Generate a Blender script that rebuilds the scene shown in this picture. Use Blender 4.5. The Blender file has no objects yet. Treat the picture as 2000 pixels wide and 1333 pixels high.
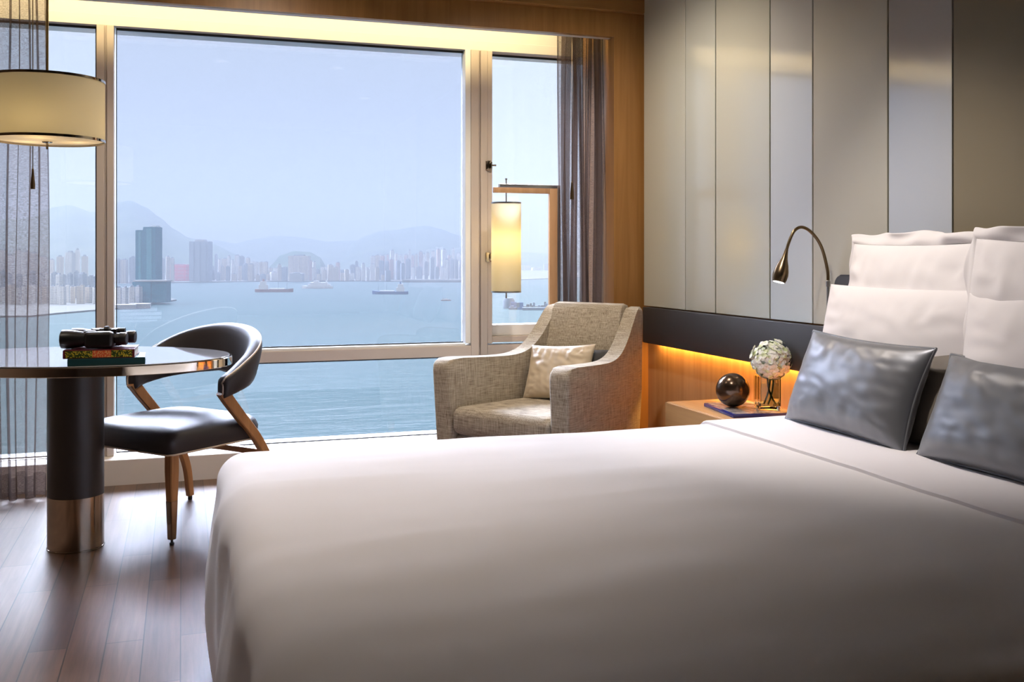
import bpy, bmesh, math, random
from mathutils import Vector, Matrix, noise
PI = math.pi
R = math.radians
rnd = random.Random(7)
scene = bpy.context.scene
col = scene.collection

# ------------------------------------------------------------------ camera
F = 1944.4; CX = 1000.0; HY = 501.0; CAMZ = 1.17
YAW = math.atan(644 / F)
SN, CS = math.sin(YAW), math.cos(YAW)
cd = bpy.data.cameras.new('camera'); cam = bpy.data.objects.new('camera', cd); col.objects.link(cam)
cam.location = (0, 0, CAMZ); cam.rotation_euler = (R(90), 0, -YAW)
cd.sensor_width = 36; cd.lens = F / 2000 * 36
cd.shift_y = -(1333 / 2 - HY) / 2000
cd.clip_start = 0.05; cd.clip_end = 60000
scene.camera = cam

# ------------------------------------------------------------------ colour management
scene.view_settings.view_transform = 'Standard'
scene.view_settings.look = 'None'
scene.view_settings.gamma = 1
scene.view_settings.use_curve_mapping = False
scene.view_settings.exposure = 0.0
cy = scene.cycles
cy.use_denoising = True
cy.max_bounces = 10; cy.diffuse_bounces = 4; cy.glossy_bounces = 4; cy.transparent_max_bounces = 24
cy.transmission_bounces = 8; cy.volume_bounces = 0
cy.sample_clamp_indirect = 8; cy.caustics_reflective = False; cy.caustics_refractive = False

# ------------------------------------------------------------------ world: hazy overcast sky, brightest high up in front of the window
W = bpy.data.worlds.new('sky'); scene.world = W; W.use_nodes = True
nt = W.node_tree; N = nt.nodes; L = nt.links; N.clear()
def nd(t, **k):
    n = N.new(t)
    for a, b in k.items(): setattr(n, a, b)
    return n
wo = nd('ShaderNodeOutputWorld'); bg = nd('ShaderNodeBackground'); L.new(bg.outputs[0], wo.inputs[0])
tc = nd('ShaderNodeTexCoord'); sx = nd('ShaderNodeSeparateXYZ'); L.new(tc.outputs['Generated'], sx.inputs[0])
ramp = nd('ShaderNodeValToRGB')
e = ramp.color_ramp.elements
e[0].position = 0.0; e[0].color = (0.20, 0.27, 0.30, 1)
e[1].position = 1.0; e[1].color = (0.84, 0.89, 1.0, 1)
for p, c in ((0.495, (0.20, 0.27, 0.30, 1)), (0.505, (0.61, 0.68, 0.75, 1)), (0.55, (0.66, 0.73, 0.81, 1)), (0.62, (0.69, 0.765, 0.865, 1))):
    q = e.new(p); q.color = c
mz = nd('ShaderNodeMath', operation='MULTIPLY_ADD'); mz.inputs[1].default_value = .5; mz.inputs[2].default_value = .5
L.new(sx.outputs[2], mz.inputs[0]); L.new(mz.outputs[0], ramp.inputs[0])
def mr(src, a, b, c=0., d=1.):
    m = nd('ShaderNodeMapRange', interpolation_type='SMOOTHSTEP')
    m.inputs[1].default_value = a; m.inputs[2].default_value = b; m.inputs[3].default_value = c; m.inputs[4].default_value = d
    L.new(src, m.inputs[0]); return m.outputs[0]
el = mr(sx.outputs[2], .30, .585); el2 = mr(sx.outputs[2], .75, .98, 1., 0.)
dt = nd('ShaderNodeVectorMath', operation='DOT_PRODUCT'); dt.inputs[1].default_value = (-.34, .94, 0); L.new(tc.outputs['Generated'], dt.inputs[0])
az = mr(dt.outputs['Value'], .20, .75)
m1 = nd('ShaderNodeMath', operation='MULTIPLY'); L.new(el, m1.inputs[0]); L.new(az, m1.inputs[1])
m2 = nd('ShaderNodeMath', operation='MULTIPLY'); L.new(m1.outputs[0], m2.inputs[0]); L.new(el2, m2.inputs[1])
SKY_GLOW = 116.0
glow = nd('ShaderNodeMix', data_type='RGBA', blend_type='ADD'); glow.inputs[0].default_value = 1
gcol = nd('ShaderNodeVectorMath', operation='SCALE'); gcol.inputs[0].default_value = (0.90 * SKY_GLOW, 0.95 * SKY_GLOW, 1.14 * SKY_GLOW)
L.new(m2.outputs[0], gcol.inputs['Scale'])
L.new(ramp.outputs[0], glow.inputs[6]); L.new(gcol.outputs[0], glow.inputs[7])
nz = nd('ShaderNodeTexNoise'); nz.inputs['Scale'].default_value = 3; nz.inputs['Detail'].default_value = 3
mp = nd('ShaderNodeMapping'); mp.inputs['Scale'].default_value = (1, 1, 5)
L.new(tc.outputs['Generated'], mp.inputs[0]); L.new(mp.outputs[0], nz.inputs[0])
nm = nd('ShaderNodeMapRange'); nm.inputs[3].default_value = .94; nm.inputs[4].default_value = 1.06
L.new(nz.outputs[0], nm.inputs[0])
L.new(glow.outputs[2], bg.inputs[0]); L.new(nm.outputs[0], bg.inputs[1])
W.cycles.sampling_method = 'MANUAL'; W.cycles.sample_map_resolution = 512

sl = bpy.data.lights.new('sun', 'SUN'); sl.energy = 4.2; sl.angle = R(12); sl.color = (1, .94, .86)    # hazy sun behind the hotel, lights the city
so_ = bpy.data.objects.new('sun', sl); col.objects.link(so_); so_.rotation_euler = (R(52), 0, R(-28))
def area(name, loc, rot, sx_, sy_, power, colr, spread=180, vis=True):
    l = bpy.data.lights.new(name, 'AREA'); l.shape = 'RECTANGLE'; l.size = sx_; l.size_y = sy_
    l.energy = power; l.color = colr; l.spread = R(spread)
    o = bpy.data.objects.new(name, l); col.objects.link(o); o.location = loc; o.rotation_euler = rot
    return o
# LED strip in the curtain pocket over the window, LED strip under the headboard band
area('cove_led', (0.0, 5.19, 2.62), (R(62), 0, 0), 4.4, .03, 26, (1, .78, .40))
area('headboard_led', (2.487, 3.0, .715), (0, 0, 0), .012, 3.9, 30, (1, .46, .08))
for x, y, p, tx, ty, sz in ((1.25, 2.75, 150, 0, 26, 62), (1.75, 1.2, 1, 0, 0, 80), (.3, 2.75, 105, 0, 0, 80), (-1.2, 3.2, 45, 0, 0, 110), (.4, 4.1, 80, 24, 0, 120), (1.6, 4.1, 100, 10, 10, 140)):  # unseen spots added to brighten pillows, bed, oak portal and armchair
    l = bpy.data.lights.new('fill_spot', 'SPOT'); l.energy = p; l.color = (1, .90, .82) if p == 150 else (1, .84, .68); l.spot_size = R(sz); l.spot_blend = 1.; l.shadow_soft_size = .05
    o = bpy.data.objects.new('fill_spot_lamp', l); col.objects.link(o); o.location = (x, y, 2.70); o.rotation_euler = (R(tx), R(-ty), 0)

# ------------------------------------------------------------------ materials
MT = {}
class NT:
    def __init__(s, name):
        s.m = bpy.data.materials.new(name); s.m.use_nodes = True; s.t = s.m.node_tree; s.t.nodes.clear()
        s.out = s.n('ShaderNodeOutputMaterial'); s.p = s.n('ShaderNodeBsdfPrincipled'); s.l(s.p.outputs[0], s.out.inputs[0])
    def n(s, t, **k):
        x = s.t.nodes.new(t)
        for a, b in k.items(): setattr(x, a, b)
        return x
    def l(s, a, b): s.t.links.new(a, b)
    def set(s, **k):
        for a, b in k.items():
            i = s.p.inputs[a.replace('_', ' ')]
            i.default_value = (*b, 1) if isinstance(b, tuple) and len(b) == 3 else b
        return s
    def coord(s, scale=(1, 1, 1), rot=(0, 0, 0), kind='Object', loc=(.137, .219, .371)):
        t = s.n('ShaderNodeTexCoord'); m = s.n('ShaderNodeMapping'); m.inputs['Scale'].default_value = scale; m.inputs['Rotation'].default_value = rot; m.inputs['Location'].default_value = loc
        s.l(t.outputs[kind], m.inputs[0]); return m.outputs[0]
    def noise(s, vec, scale=5, detail=3, rough=.5, dist=0):
        x = s.n('ShaderNodeTexNoise'); x.inputs['Scale'].default_value = scale; x.inputs['Detail'].default_value = detail
        x.inputs['Roughness'].default_value = rough; x.inputs['Distortion'].default_value = dist; s.l(vec, x.inputs[0]); return x.outputs[0]
    def ramp(s, fac, stops):
        r = s.n('ShaderNodeValToRGB'); e = r.color_ramp.elements
        while len(e) < len(stops): e.new(.5)
        for q, (p, c) in zip(e, stops): q.position = p; q.color = (*c, 1) if len(c) == 3 else c
        s.l(fac, r.inputs[0]); return r.outputs[0]
    def bump(s, h, strength=.2, dist=.01):
        b = s.n('ShaderNodeBump'); b.inputs['Strength'].default_value = strength; b.inputs['Distance'].default_value = dist
        s.l(h, b.inputs['Height']); s.l(b.outputs[0], s.p.inputs['Normal']); return s
    def done(s, key): MT[key] = s.m; return s.m

def plain(key, c, rough=.5, metal=0., **k):
    m = NT(key).set(Base_Color=c, Roughness=rough, Metallic=metal, **k)
    n = m.noise(m.coord(), 40, 2); m.bump(n, .04, .002)
    return m.done(key)
def wood(key, c1, c2, axis=2, rough=.42, sc=1.0):
    m = NT(key); s = [26 * sc, 26 * sc, 26 * sc]; s[axis] = 1.3 * sc
    v = m.coord(tuple(s)); n1 = m.noise(v, 1, 5, .6, .6)
    c = m.ramp(n1, ((.3, c1), (.7, c2))); m.l(c, m.p.inputs['Base Color']); m.set(Roughness=rough)
    return m.bump(n1, .06, .002).done(key)
wood('oak', (.265, .125, .032), (.36, .18, .052), 2)
wood('oak_across', (.265, .125, .032), (.36, .18, .052), 0)
wood('oak_pale', (.40, .235, .105), (.52, .33, .165), 2)
wood('oak_pale_flat', (.40, .215, .080), (.50, .29, .115), 1)
wood('chair_wood', (.34, .150, .055), (.50, .25, .10), 2, .33)
wood('lamp_wood', (.42, .24, .12), (.55, .34, .19), 2, .4)
plain('window_metal', (.56, .50, .46), .42, .15)
plain('white_metal', (.80, .83, .86), .35)
plain('dark_seal', (.02, .025, .028), .5)
plain('ledge_white', (.74, .71, .68), .45)
plain('room_brown', (.26, .17, .10), .6)
plain('plaster', (.62, .60, .57), .8)
plain('ceiling_white', (.40, .35, .29), .85)
plain('soffit', (.66, .65, .67), .6)
plain('chrome', (.80, .76, .70), .07, 1.)
plain('dark_chrome', (.42, .36, .29), .12, 1.)
plain('rim_chrome', (.86, .82, .77), .05, 1.)
plain('bronze', (.20, .145, .085), .28, 1.)
plain('brass', (.55, .38, .16), .3, 1.)
plain('steel', (.45, .46, .47), .3, 1.)
plain('column_brown', (.040, .032, .027), .45)
plain('black_rubber', (.012, .011, .012), .38)
plain('leather', (.028, .024, .026), .46)
plain('piping_cream', (.75, .62, .48), .6)
plain('slate', (.030, .030, .034), .55)
plain('panel_gap', (.10, .085, .045), .5)
plain('white_paper', (.78, .76, .74), .8)
plain('book_teal', (.010, .055, .062), .35)
plain('book_maroon', (.13, .012, .022), .35)
plain('book_blue', (.012, .018, .15), .2)
plain('petal_green', (.55, .66, .30), .7)
plain('stem', (.018, .045, .012), .5)
plain('lens', (.02, .02, .04), .05)
plain('tag_label', (.7, .68, .62), .6)

m = NT('floor'); v = m.coord((1, 1, 1), (0, 0, R(90)))
b = m.n('ShaderNodeTexBrick'); b.offset = .37; b.offset_frequency = 2
b.inputs['Scale'].default_value = 1; b.inputs['Brick Width'].default_value = .92; b.inputs['Row Height'].default_value = .107
b.inputs['Mortar Size'].default_value = .0017; b.inputs['Mortar Smooth'].default_value = 0; b.inputs['Bias'].default_value = 0
b.inputs['Color1'].default_value = (0, 0, 0, 1); b.inputs['Color2'].default_value = (1, 1, 1, 1); b.inputs['Mortar'].default_value = (.5, .5, .5, 1)
m.l(v, b.inputs[0])
g = m.noise(m.coord((60, 3, 1), loc=(.3, .2, .37)), 1, 4, .6, .3)
tone = m.ramp(b.outputs[0], ((0, (.085, .045, .028)), (1, (.165, .095, .060))))
gr = m.ramp(g, ((.3, (.62, .60, .58)), (.7, (1.1, 1.1, 1.1))))
mx = m.n('ShaderNodeMix', data_type='RGBA', blend_type='MULTIPLY'); mx.inputs[0].default_value = 1
m.l(tone, mx.inputs[6]); m.l(gr, mx.inputs[7])
m2_ = m.n('ShaderNodeMix', data_type='RGBA'); m.l(b.outputs['Fac'], m2_.inputs[0]); m.l(mx.outputs[2], m2_.inputs[6]); m2_.inputs[7].default_value = (.012, .007, .005, 1)
m.l(m2_.outputs[2], m.p.inputs['Base Color'])
rr = m.ramp(m.noise(m.coord(), 9, 3), ((.3, (.27, .27, .27)), (.7, (.34, .34, .34)))); m.set(Roughness=.29)
hm = m.n('ShaderNodeMath', operation='MULTIPLY_ADD'); m.l(b.outputs['Fac'], hm.inputs[0]); hm.inputs[1].default_value = -1.5
gg = m.n('ShaderNodeMath', operation='MULTIPLY'); m.l(g, gg.inputs[0]); gg.inputs[1].default_value = .35; m.l(gg.outputs[0], hm.inputs[2])
m.set(IOR=1.5); m.done('floor')

def fabric(key, c, rough=.85, weave=900, sheen=.0, bump=.15, **k):
    m = NT(key).set(Base_Color=c, Roughness=rough, Sheen_Weight=sheen, **k)
    n = m.noise(m.coord(), weave, 2); n2 = m.noise(m.coord(), 14, 3)
    a = m.n('ShaderNodeMath', operation='MULTIPLY_ADD'); m.l(n2, a.inputs[0]); a.inputs[1].default_value = 1.2; m.l(n, a.inputs[2])
    return m.bump(a.outputs[0], bump, .0012).done(key)
fabric('duvet', (.73, .71, .71), .9, 700, .05, .10)
fabric('pillow_white', (.79, .765, .785), .9, 700, .05, .12)
fabric('cream_satin', (.62, .52, .38), .42, 400, .2, .12)
fabric('taupe_cushion', (.12, .10, .078), .6, 600, .2, .12)
fabric('dark_cushion', (.035, .035, .035), .6, 600, .2, .12)
m = NT('slate_satin').set(Base_Color=(.20, .21, .235), Roughness=.40, Metallic=.6, Sheen_Weight=.3)
n = m.noise(m.coord((1, 1, 1)), 7, 4, .55, .8); n2 = m.noise(m.coord((1, 1, 1)), 500, 2)
a = m.n('ShaderNodeMath', operation='MULTIPLY_ADD'); m.l(n2, a.inputs[0]); a.inputs[1].default_value = .02; m.l(n, a.inputs[2])
m.bump(a.outputs[0], .06, .010).done('slate_satin')

m = NT('tweed')
v1 = m.noise(m.coord((15, 15, 420)), 1, 4, .6); v2 = m.noise(m.coord((330, 330, 15)), 1, 4, .6); v3 = m.noise(m.coord(), 60, 2)
a = m.n('ShaderNodeMath', operation='MULTIPLY_ADD'); m.l(v1, a.inputs[0]); a.inputs[1].default_value = 1.; m.l(v2, a.inputs[2])
a2 = m.n('ShaderNodeMath', operation='MULTIPLY'); m.l(a.outputs[0], a2.inputs[0]); a2.inputs[1].default_value = .5
c = m.ramp(a2.outputs[0], ((.36, (.14, .105, .070)), (.47, (.37, .315, .235)), (.56, (.50, .445, .345)), (.66, (.66, .60, .49))))
m.l(c, m.p.inputs['Base Color']); m.set(Roughness=.9, Sheen_Weight=.2); m.bump(a2.outputs[0], .5, .003).done('tweed')

# wall panels: pale lacquered glass, slightly different gloss
def panel_mat(key, c, rough, coat, ior=1.7):
    m = NT(key).set(Base_Color=c, Roughness=.55, Coat_Weight=coat, Coat_Roughness=rough, Coat_IOR=ior)
    return m.done(key)
panel_mat('panel_a', (.54, .56, .49), .13, .9, 1.9)
panel_mat('panel_b', (.52, .55, .50), .13, .9, 2.0)
panel_mat('panel_c', (.52, .53, .45), .17, .9, 2.0)
panel_mat('panel_d', (.54, .56, .54), .10, 1.0, 2.3)
panel_mat('panel_e', (.46, .44, .36), .30, .7, 1.8)
panel_mat('panel_f', (.44, .45, .45), .11, 1.0, 2.3)
panel_mat('panel_g', (.20, .165, .10), .5, .15)

# thin architectural glass: transparent with a fresnel mirror share
def glass(key, tint, refl=.9):
    m = NT(key); t = m.t; t.nodes.remove(m.p)
    tr = m.n('ShaderNodeBsdfTransparent'); tr.inputs[0].default_value = (*tint, 1)
    gl = m.n('ShaderNodeBsdfGlossy'); gl.inputs['Roughness'].default_value = 0.0; gl.inputs[0].default_value = (refl, refl, refl, 1)
    fr = m.n('ShaderNodeFresnel'); fr.inputs[0].default_value = 1.45
    mx = m.n('ShaderNodeMixShader'); m.l(fr.outputs[0], mx.inputs[0]); m.l(tr.outputs[0], mx.inputs[1]); m.l(gl.outputs[0], mx.inputs[2])
    m.l(mx.outputs[0], m.out.inputs[0]); return m.done(key)
glass('glass_tint', (.82, .845, .885)); glass('glass_clear', (.94, .95, .955)); glass('glass_left', (.88, .90, .915)); glass('vase_glass', (.90, .92, .86), 1.)
m = NT('thick_glass').set(Base_Color=(.97, .98, .92), Roughness=0., Transmission_Weight=1., IOR=1.45); m.done('thick_glass')

# sheer curtain
m = NT('sheer'); t = m.t; t.nodes.remove(m.p)
tr = m.n('ShaderNodeBsdfTransparent'); df = m.n('ShaderNodeBsdfDiffuse'); tl = m.n('ShaderNodeBsdfTranslucent')
for q in (df, tl): q.inputs[0].default_value = (.14, .102, .092, 1)
ad = m.n('ShaderNodeMixShader'); ad.inputs[0].default_value = .35; m.l(df.outputs[0], ad.inputs[1]); m.l(tl.outputs[0], ad.inputs[2])
wv = m.noise(m.coord((90, 90, 500)), 1, 3); al = m.ramp(wv, ((.3, (.40,) * 3), (.7, (.72,) * 3)))
mx = m.n('ShaderNodeMixShader'); m.l(al, mx.inputs[0]); m.l(tr.outputs[0], mx.inputs[1]); m.l(ad.outputs[0], mx.inputs[2]); m.l(mx.outputs[0], m.out.inputs[0]); m.done('sheer')

# lamp shades: translucent parchment
def shade(key, c, tlw):
    m = NT(key); t = m.t; t.nodes.remove(m.p)
    df = m.n('ShaderNodeBsdfDiffuse'); tl = m.n('ShaderNodeBsdfTranslucent'); df.inputs[0].default_value = (*c, 1); tl.inputs[0].default_value = (*c, 1)
    mx = m.n('ShaderNodeMixShader'); mx.inputs[0].default_value = tlw; m.l(df.outputs[0], mx.inputs[1]); m.l(tl.outputs[0], mx.inputs[2]); m.l(mx.outputs[0], m.out.inputs[0]); m.done(key)
shade('shade_pendant', (.60, .56, .43), .45); shade('shade_floor', (.74, .68, .50), .5); shade('diffuser', (.80, .72, .60), .5)
def emit(key, c, s):
    m = NT(key); t = m.t; t.nodes.remove(m.p); em = m.n('ShaderNodeEmission'); em.inputs[0].default_value = (*c, 1); em.inputs[1].default_value = s; m.l(em.outputs[0], m.out.inputs[0]); m.done(key)
emit('led_white', (.9, .95, 1), 6); emit('led_warm', (1, .78, .42), 5); emit('led_orange', (1, .5, .12), 4); emit('fill_lens_glow', (1, .85, .65), 1.5)

m = NT('spine_print')   # coloured glyph-like print on the book spine
v = m.coord((230, 1, 190), loc=(0, 0, 0)); vo = m.n('ShaderNodeTexVoronoi'); vo.distance = 'CHEBYCHEV'; vo.inputs['Scale'].default_value = 1; m.l(v, vo.inputs[0])
gl = m.ramp(vo.outputs['Distance'], ((.30, (.72, .55, .05)), (.42, (.03, .06, .01))))
xs = m.n('ShaderNodeSeparateXYZ'); m.l(m.coord(loc=(0, 0, 0)), xs.inputs[0])
blk = m.ramp(vo.outputs['Distance'], ((.42, (.75, .10, .03)), (.5, (.85, .42, .15))))
f1 = m.n('ShaderNodeMath', operation='COMPARE'); f1.inputs[1].default_value = .010; f1.inputs[2].default_value = .032; m.l(xs.outputs[0], f1.inputs[0])
mx = m.n('ShaderNodeMix', data_type='RGBA'); m.l(f1.outputs[0], mx.inputs[0]); m.l(gl, mx.inputs[6]); m.l(blk, mx.inputs[7]); m.l(mx.outputs[2], m.p.inputs['Base Color']); m.set(Roughness=.4); m.done('spine_print')
m = NT('book_photo'); n = m.noise(m.coord((9, 9, 9)), 1, 3, .5, 1.); m.l(m.ramp(n, ((.35, (.20, .17, .15)), (.5, (.42, .36, .33)), (.65, (.10, .09, .085)))), m.p.inputs['Base Color']); m.set(Roughness=.15); m.done('book_photo')
m = NT('petal'); n = m.noise(m.coord(), 45, 2); m.l(m.ramp(n, ((.34, (.66, .76, .42)), (.50, (.88, .89, .84)))), m.p.inputs['Base Color']); m.set(Roughness=.7, Subsurface_Weight=.0); m.done('petal')
m = NT('ball'); n = m.noise(m.coord((3, 3, 40)), 1, 4); m.l(m.ramp(n, ((.35, (.075, .050, .034)), (.65, (.16, .105, .07)))), m.p.inputs['Base Color']); m.set(Metallic=.85, Roughness=.22); m.done('ball')

# ------------------------------------------------------------------ mesh helpers
def link(name, me, mat=None, parent=None, smooth=True, angle=35, **tags):
    o = bpy.data.objects.new(name, me); col.objects.link(o)
    if mat: me.materials.append(MT[mat] if isinstance(mat, str) else mat)
    if smooth:
        me.shade_smooth()
        if angle < 180: me.set_sharp_from_angle(angle=R(angle))
    if parent: o.parent = parent
    for k, v in tags.items(): o[k] = v
    return o
def thing(name, label, cat, loc=(0, 0, 0), rz=0, group=None):
    o = bpy.data.objects.new(name, None); col.objects.link(o); o.location = loc; o.rotation_euler = (0, 0, rz)
    o.empty_display_size = .05; o['label'] = label; o['category'] = cat
    if group: o['group'] = group
    return o
def tag(o, label, cat, group=None):
    o['label'] = label; o['category'] = cat
    if group: o['group'] = group
    return o
def struct(o, label=None):
    o['kind'] = 'structure'
    if label: o['label'] = label
    return o
class MB:
    def __init__(s): s.b = bmesh.new()
    def box(s, x0, x1, y0, y1, z0, z1, bev=0, seg=2, mtx=None):
        r = bmesh.ops.create_cube(s.b, size=1)['verts']
        for v in r: v.co = Vector(((x0 + x1) / 2 + v.co.x * (x1 - x0), (y0 + y1) / 2 + v.co.y * (y1 - y0), (z0 + z1) / 2 + v.co.z * (z1 - z0)))
        if bev:
            ed = list({e_ for v in r for e_ in v.link_edges})
            o = bmesh.ops.bevel(s.b, geom=ed, offset=bev, segments=seg, affect='EDGES', profile=.5)
            r = list({v for f in o['faces'] for v in f.verts} | {v for v in r if v.is_valid})
        if mtx is not None:
            for v in r: v.co = mtx @ v.co
        return s
    def lathe(s, prof, c=(0, 0, 0), n=32, mtx=None, cap=True):
        rings = []
        for r_, z in prof:
            ring = [s.b.verts.new((c[0] + r_ * math.cos(2 * PI * i / n), c[1] + r_ * math.sin(2 * PI * i / n), c[2] + z)) for i in range(n)]
            if mtx is not None:
                for v in ring: v.co = mtx @ v.co
            rings.append(ring)
        for a, b_ in zip(rings, rings[1:]):
            for i in range(n): s.b.faces.new((a[i], a[(i + 1) % n], b_[(i + 1) % n], b_[i]))
        if cap:
            s.b.faces.new(list(reversed(rings[0]))); s.b.faces.new(rings[-1])
        return s
    def tube(s, pts, rad, n=10, cap=True):
        pts = [Vector(p) for p in pts]; rings = []; k = len(pts)
        up = None
        for i, p in enumerate(pts):
            d = (pts[min(i + 1, k - 1)] - pts[max(i - 1, 0)]).normalized()
            if up is None: up = d.orthogonal().normalized()
            up = (up - d * up.dot(d)).normalized(); sd = d.cross(up)
            r_ = rad[i] if isinstance(rad, (list, tuple)) else rad
            rings.append([s.b.verts.new(p + (up * math.cos(2 * PI * j / n) + sd * math.sin(2 * PI * j / n)) * r_) for j in range(n)])
        for a, b_ in zip(rings, rings[1:]):
            for i in range(n): s.b.faces.new((a[i], a[(i + 1) % n], b_[(i + 1) % n], b_[i]))
        if cap: s.b.faces.new(list(reversed(rings[0]))); s.b.faces.new(rings[-1])
        return s
    def grid(s, P):
        vs = [[s.b.verts.new(p) for p in row] for row in P]
        for i in range(len(P) - 1):
            for j in range(len(P[0]) - 1): s.b.faces.new((vs[i][j], vs[i + 1][j], vs[i + 1][j + 1], vs[i][j + 1]))
        return vs
    def loft(s, rings, closed=True, cap=True):
        vs = [[s.b.verts.new(p) for p in r_] for r_ in rings]; n = len(rings[0])
        for a, b_ in zip(vs, vs[1:]):
            for i in range(n if closed else n - 1): s.b.faces.new((a[i], a[(i + 1) % n], b_[(i + 1) % n], b_[i]))
        if cap: s.b.faces.new(list(reversed(vs[0]))); s.b.faces.new(vs[-1])
        return s
    def prism(s, outline, h0, h1, plane='xz', bev=0, seg=2):
        def q(a, b_, h): return {'xz': (a, h, b_), 'xy': (a, b_, h), 'yz': (h, a, b_)}[plane]
        A = [s.b.verts.new(q(a, b_, h0)) for a, b_ in outline]; B = [s.b.verts.new(q(a, b_, h1)) for a, b_ in outline]
        n = len(A); f1 = s.b.faces.new(A); f2 = s.b.faces.new(list(reversed(B)))
        for i in range(n): s.b.faces.new((A[i], B[i], B[(i + 1) % n], A[(i + 1) % n]))
        if bev:
            ed = list(f1.edges) + list(f2.edges)
            bmesh.ops.bevel(s.b, geom=ed, offset=bev, segments=seg, affect='EDGES', profile=.5)
        return s
    def build(s, name, mat, parent=None, **k):
        bmesh.ops.recalc_face_normals(s.b, faces=s.b.faces)
        me = bpy.data.meshes.new(name); s.b.to_mesh(me); s.b.free()
        return link(name, me, mat, parent, **k)
def copy_tree(o, parent=None):
    c = o.copy(); col.objects.link(c)
    if parent: c.parent = parent
    for ch in list(o.children): copy_tree(ch, c)
    return c
def bez(p0, p1, p2, p3, n):
    out = []
    for i in range(n + 1):
        t = i / n; u = 1 - t
        out.append(tuple(u ** 3 * a + 3 * u * u * t * b_ + 3 * u * t * t * c + t ** 3 * d for a, b_, c, d in zip(p0, p1, p2, p3)))
    return out
def catmull(pts, n=8):
    P = [pts[0]] + list(pts) + [pts[-1]]; out = []
    for i in range(1, len(P) - 2):
        for k in range(n):
            t = k / n
            out.append(tuple(.5 * (2 * b_ + (c - a) * t + (2 * a - 5 * b_ + 4 * c - d) * t * t + (-a + 3 * b_ - 3 * c + d) * t ** 3) for a, b_, c, d in zip(P[i - 1], P[i], P[i + 1], P[i + 2])))
    out.append(tuple(pts[-1])); return out

# ------------------------------------------------------------------ room shell
XW = 2.50; XL = -2.3; YB = -1.6; YP = 5.10; YW = 5.56; ZC = 2.78
struct(MB().box(XL, XW, YB, 5.46, -.1, 0).build('floor', 'floor', smooth=False))
struct(MB().box(XL - .1, XW + .3, YB - .1, 6.0, ZC, ZC + .12).build('ceiling', 'ceiling_white', smooth=False))
struct(MB().box(XW, XW + .15, YB, YP + .7, -.1, ZC).build('wall_right', 'oak_pale', smooth=False))
struct(MB().box(XL - .15, XL, YB, 6.0, -.1, ZC).build('wall_left', 'room_brown', smooth=False))
struct(MB().box(XL - .15, XW + .15, YB - .12, YB, -.1, ZC).build('wall_back', 'room_brown', smooth=False))
# wall under and over the window
struct(MB().box(XL, XW, 5.455, 5.80, -.1, .130, .004).build('trim_1', 'ledge_white', smooth=False), 'pale painted ledge below the window')
struct(MB().box(XL, XW, 5.60, 5.80, 2.372, ZC, 0).box(XL, XW, 5.575, 5.60, 2.372, 2.428, .002).build('wall_window', 'soffit', smooth=False))
# timber portal round the window
struct(MB().box(XL, 2.289, YP, YP + .035, 2.397, ZC, 0).build('trim_2', 'oak', smooth=False), 'oak header board over the window')
struct(MB().box(2.289, XW, YP, YP + .035, 0, ZC, .0).box(2.289, 2.306, YP + .035, 5.56, 0, ZC).build('trim_3', 'oak', smooth=False), 'oak jamb on the right of the window')
struct(MB().box(XL, 2.470, YP - .045, YP, 2.532, ZC, .003).build('trim_4', 'oak_across', smooth=False), 'oak fascia strip above the header board')
struct(MB().box(XL, 2.289, YP + .035, YP + .080, 2.397, 2.412, .002).build('trim_5', 'soffit', smooth=False), 'white underside strip behind the header board')
ls = MB().box(-1.9, 2.25, 5.150, 5.165, 2.60, 2.612).build('led_strip', 'led_warm', smooth=False); tag(ls, 'warm light strip hidden in the curtain pocket over the window', 'light strip')

# ------------------------------------------------------------------ windows
def window(n, label, x0, x1, z0, z1, y, fw, tint, metal='window_metal', seal=True):
    w = bpy.data.objects.new('window_%d' % n, None); col.objects.link(w); w['kind'] = 'structure'; w['label'] = label
    MB().box(x0, x1, y, y + .008, z0, z1).build('pane', tint, w, smooth=False)
    if seal:
        f = MB()
        f.box(x0, x1, y - .008, y - .001, z0, z0 + .007).box(x0, x1, y - .008, y - .001, z1 - .012, z1)
        f.box(x1 - .006, x1, y - .008, y - .001, z0 + .007, z1 - .012).box(x0, x0 + .004, y - .008, y - .001, z0 + .007, z1 - .012)
        f.build('seal', 'dark_seal', w, smooth=False)
    return w
YG = 5.63
w1 = window(1, 'left pane of the harbour window beside the sheer curtain', XL + .02, -.425, .135, 2.372, YG, 0, 'glass_left')
w2 = window(2, 'large main pane of the harbour window', -.330, 1.580, .665, 2.372, YG, 0, 'glass_tint')
w3 = window(3, 'low pane under the transom rail', -.330, 2.29, .135, .590, YG, 0, 'glass_tint')
w4 = window(4, 'narrow opening casement behind the floor lamp', 1.720, 2.29, .74, 2.372, YG + .03, 0, 'glass_clear')
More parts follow.
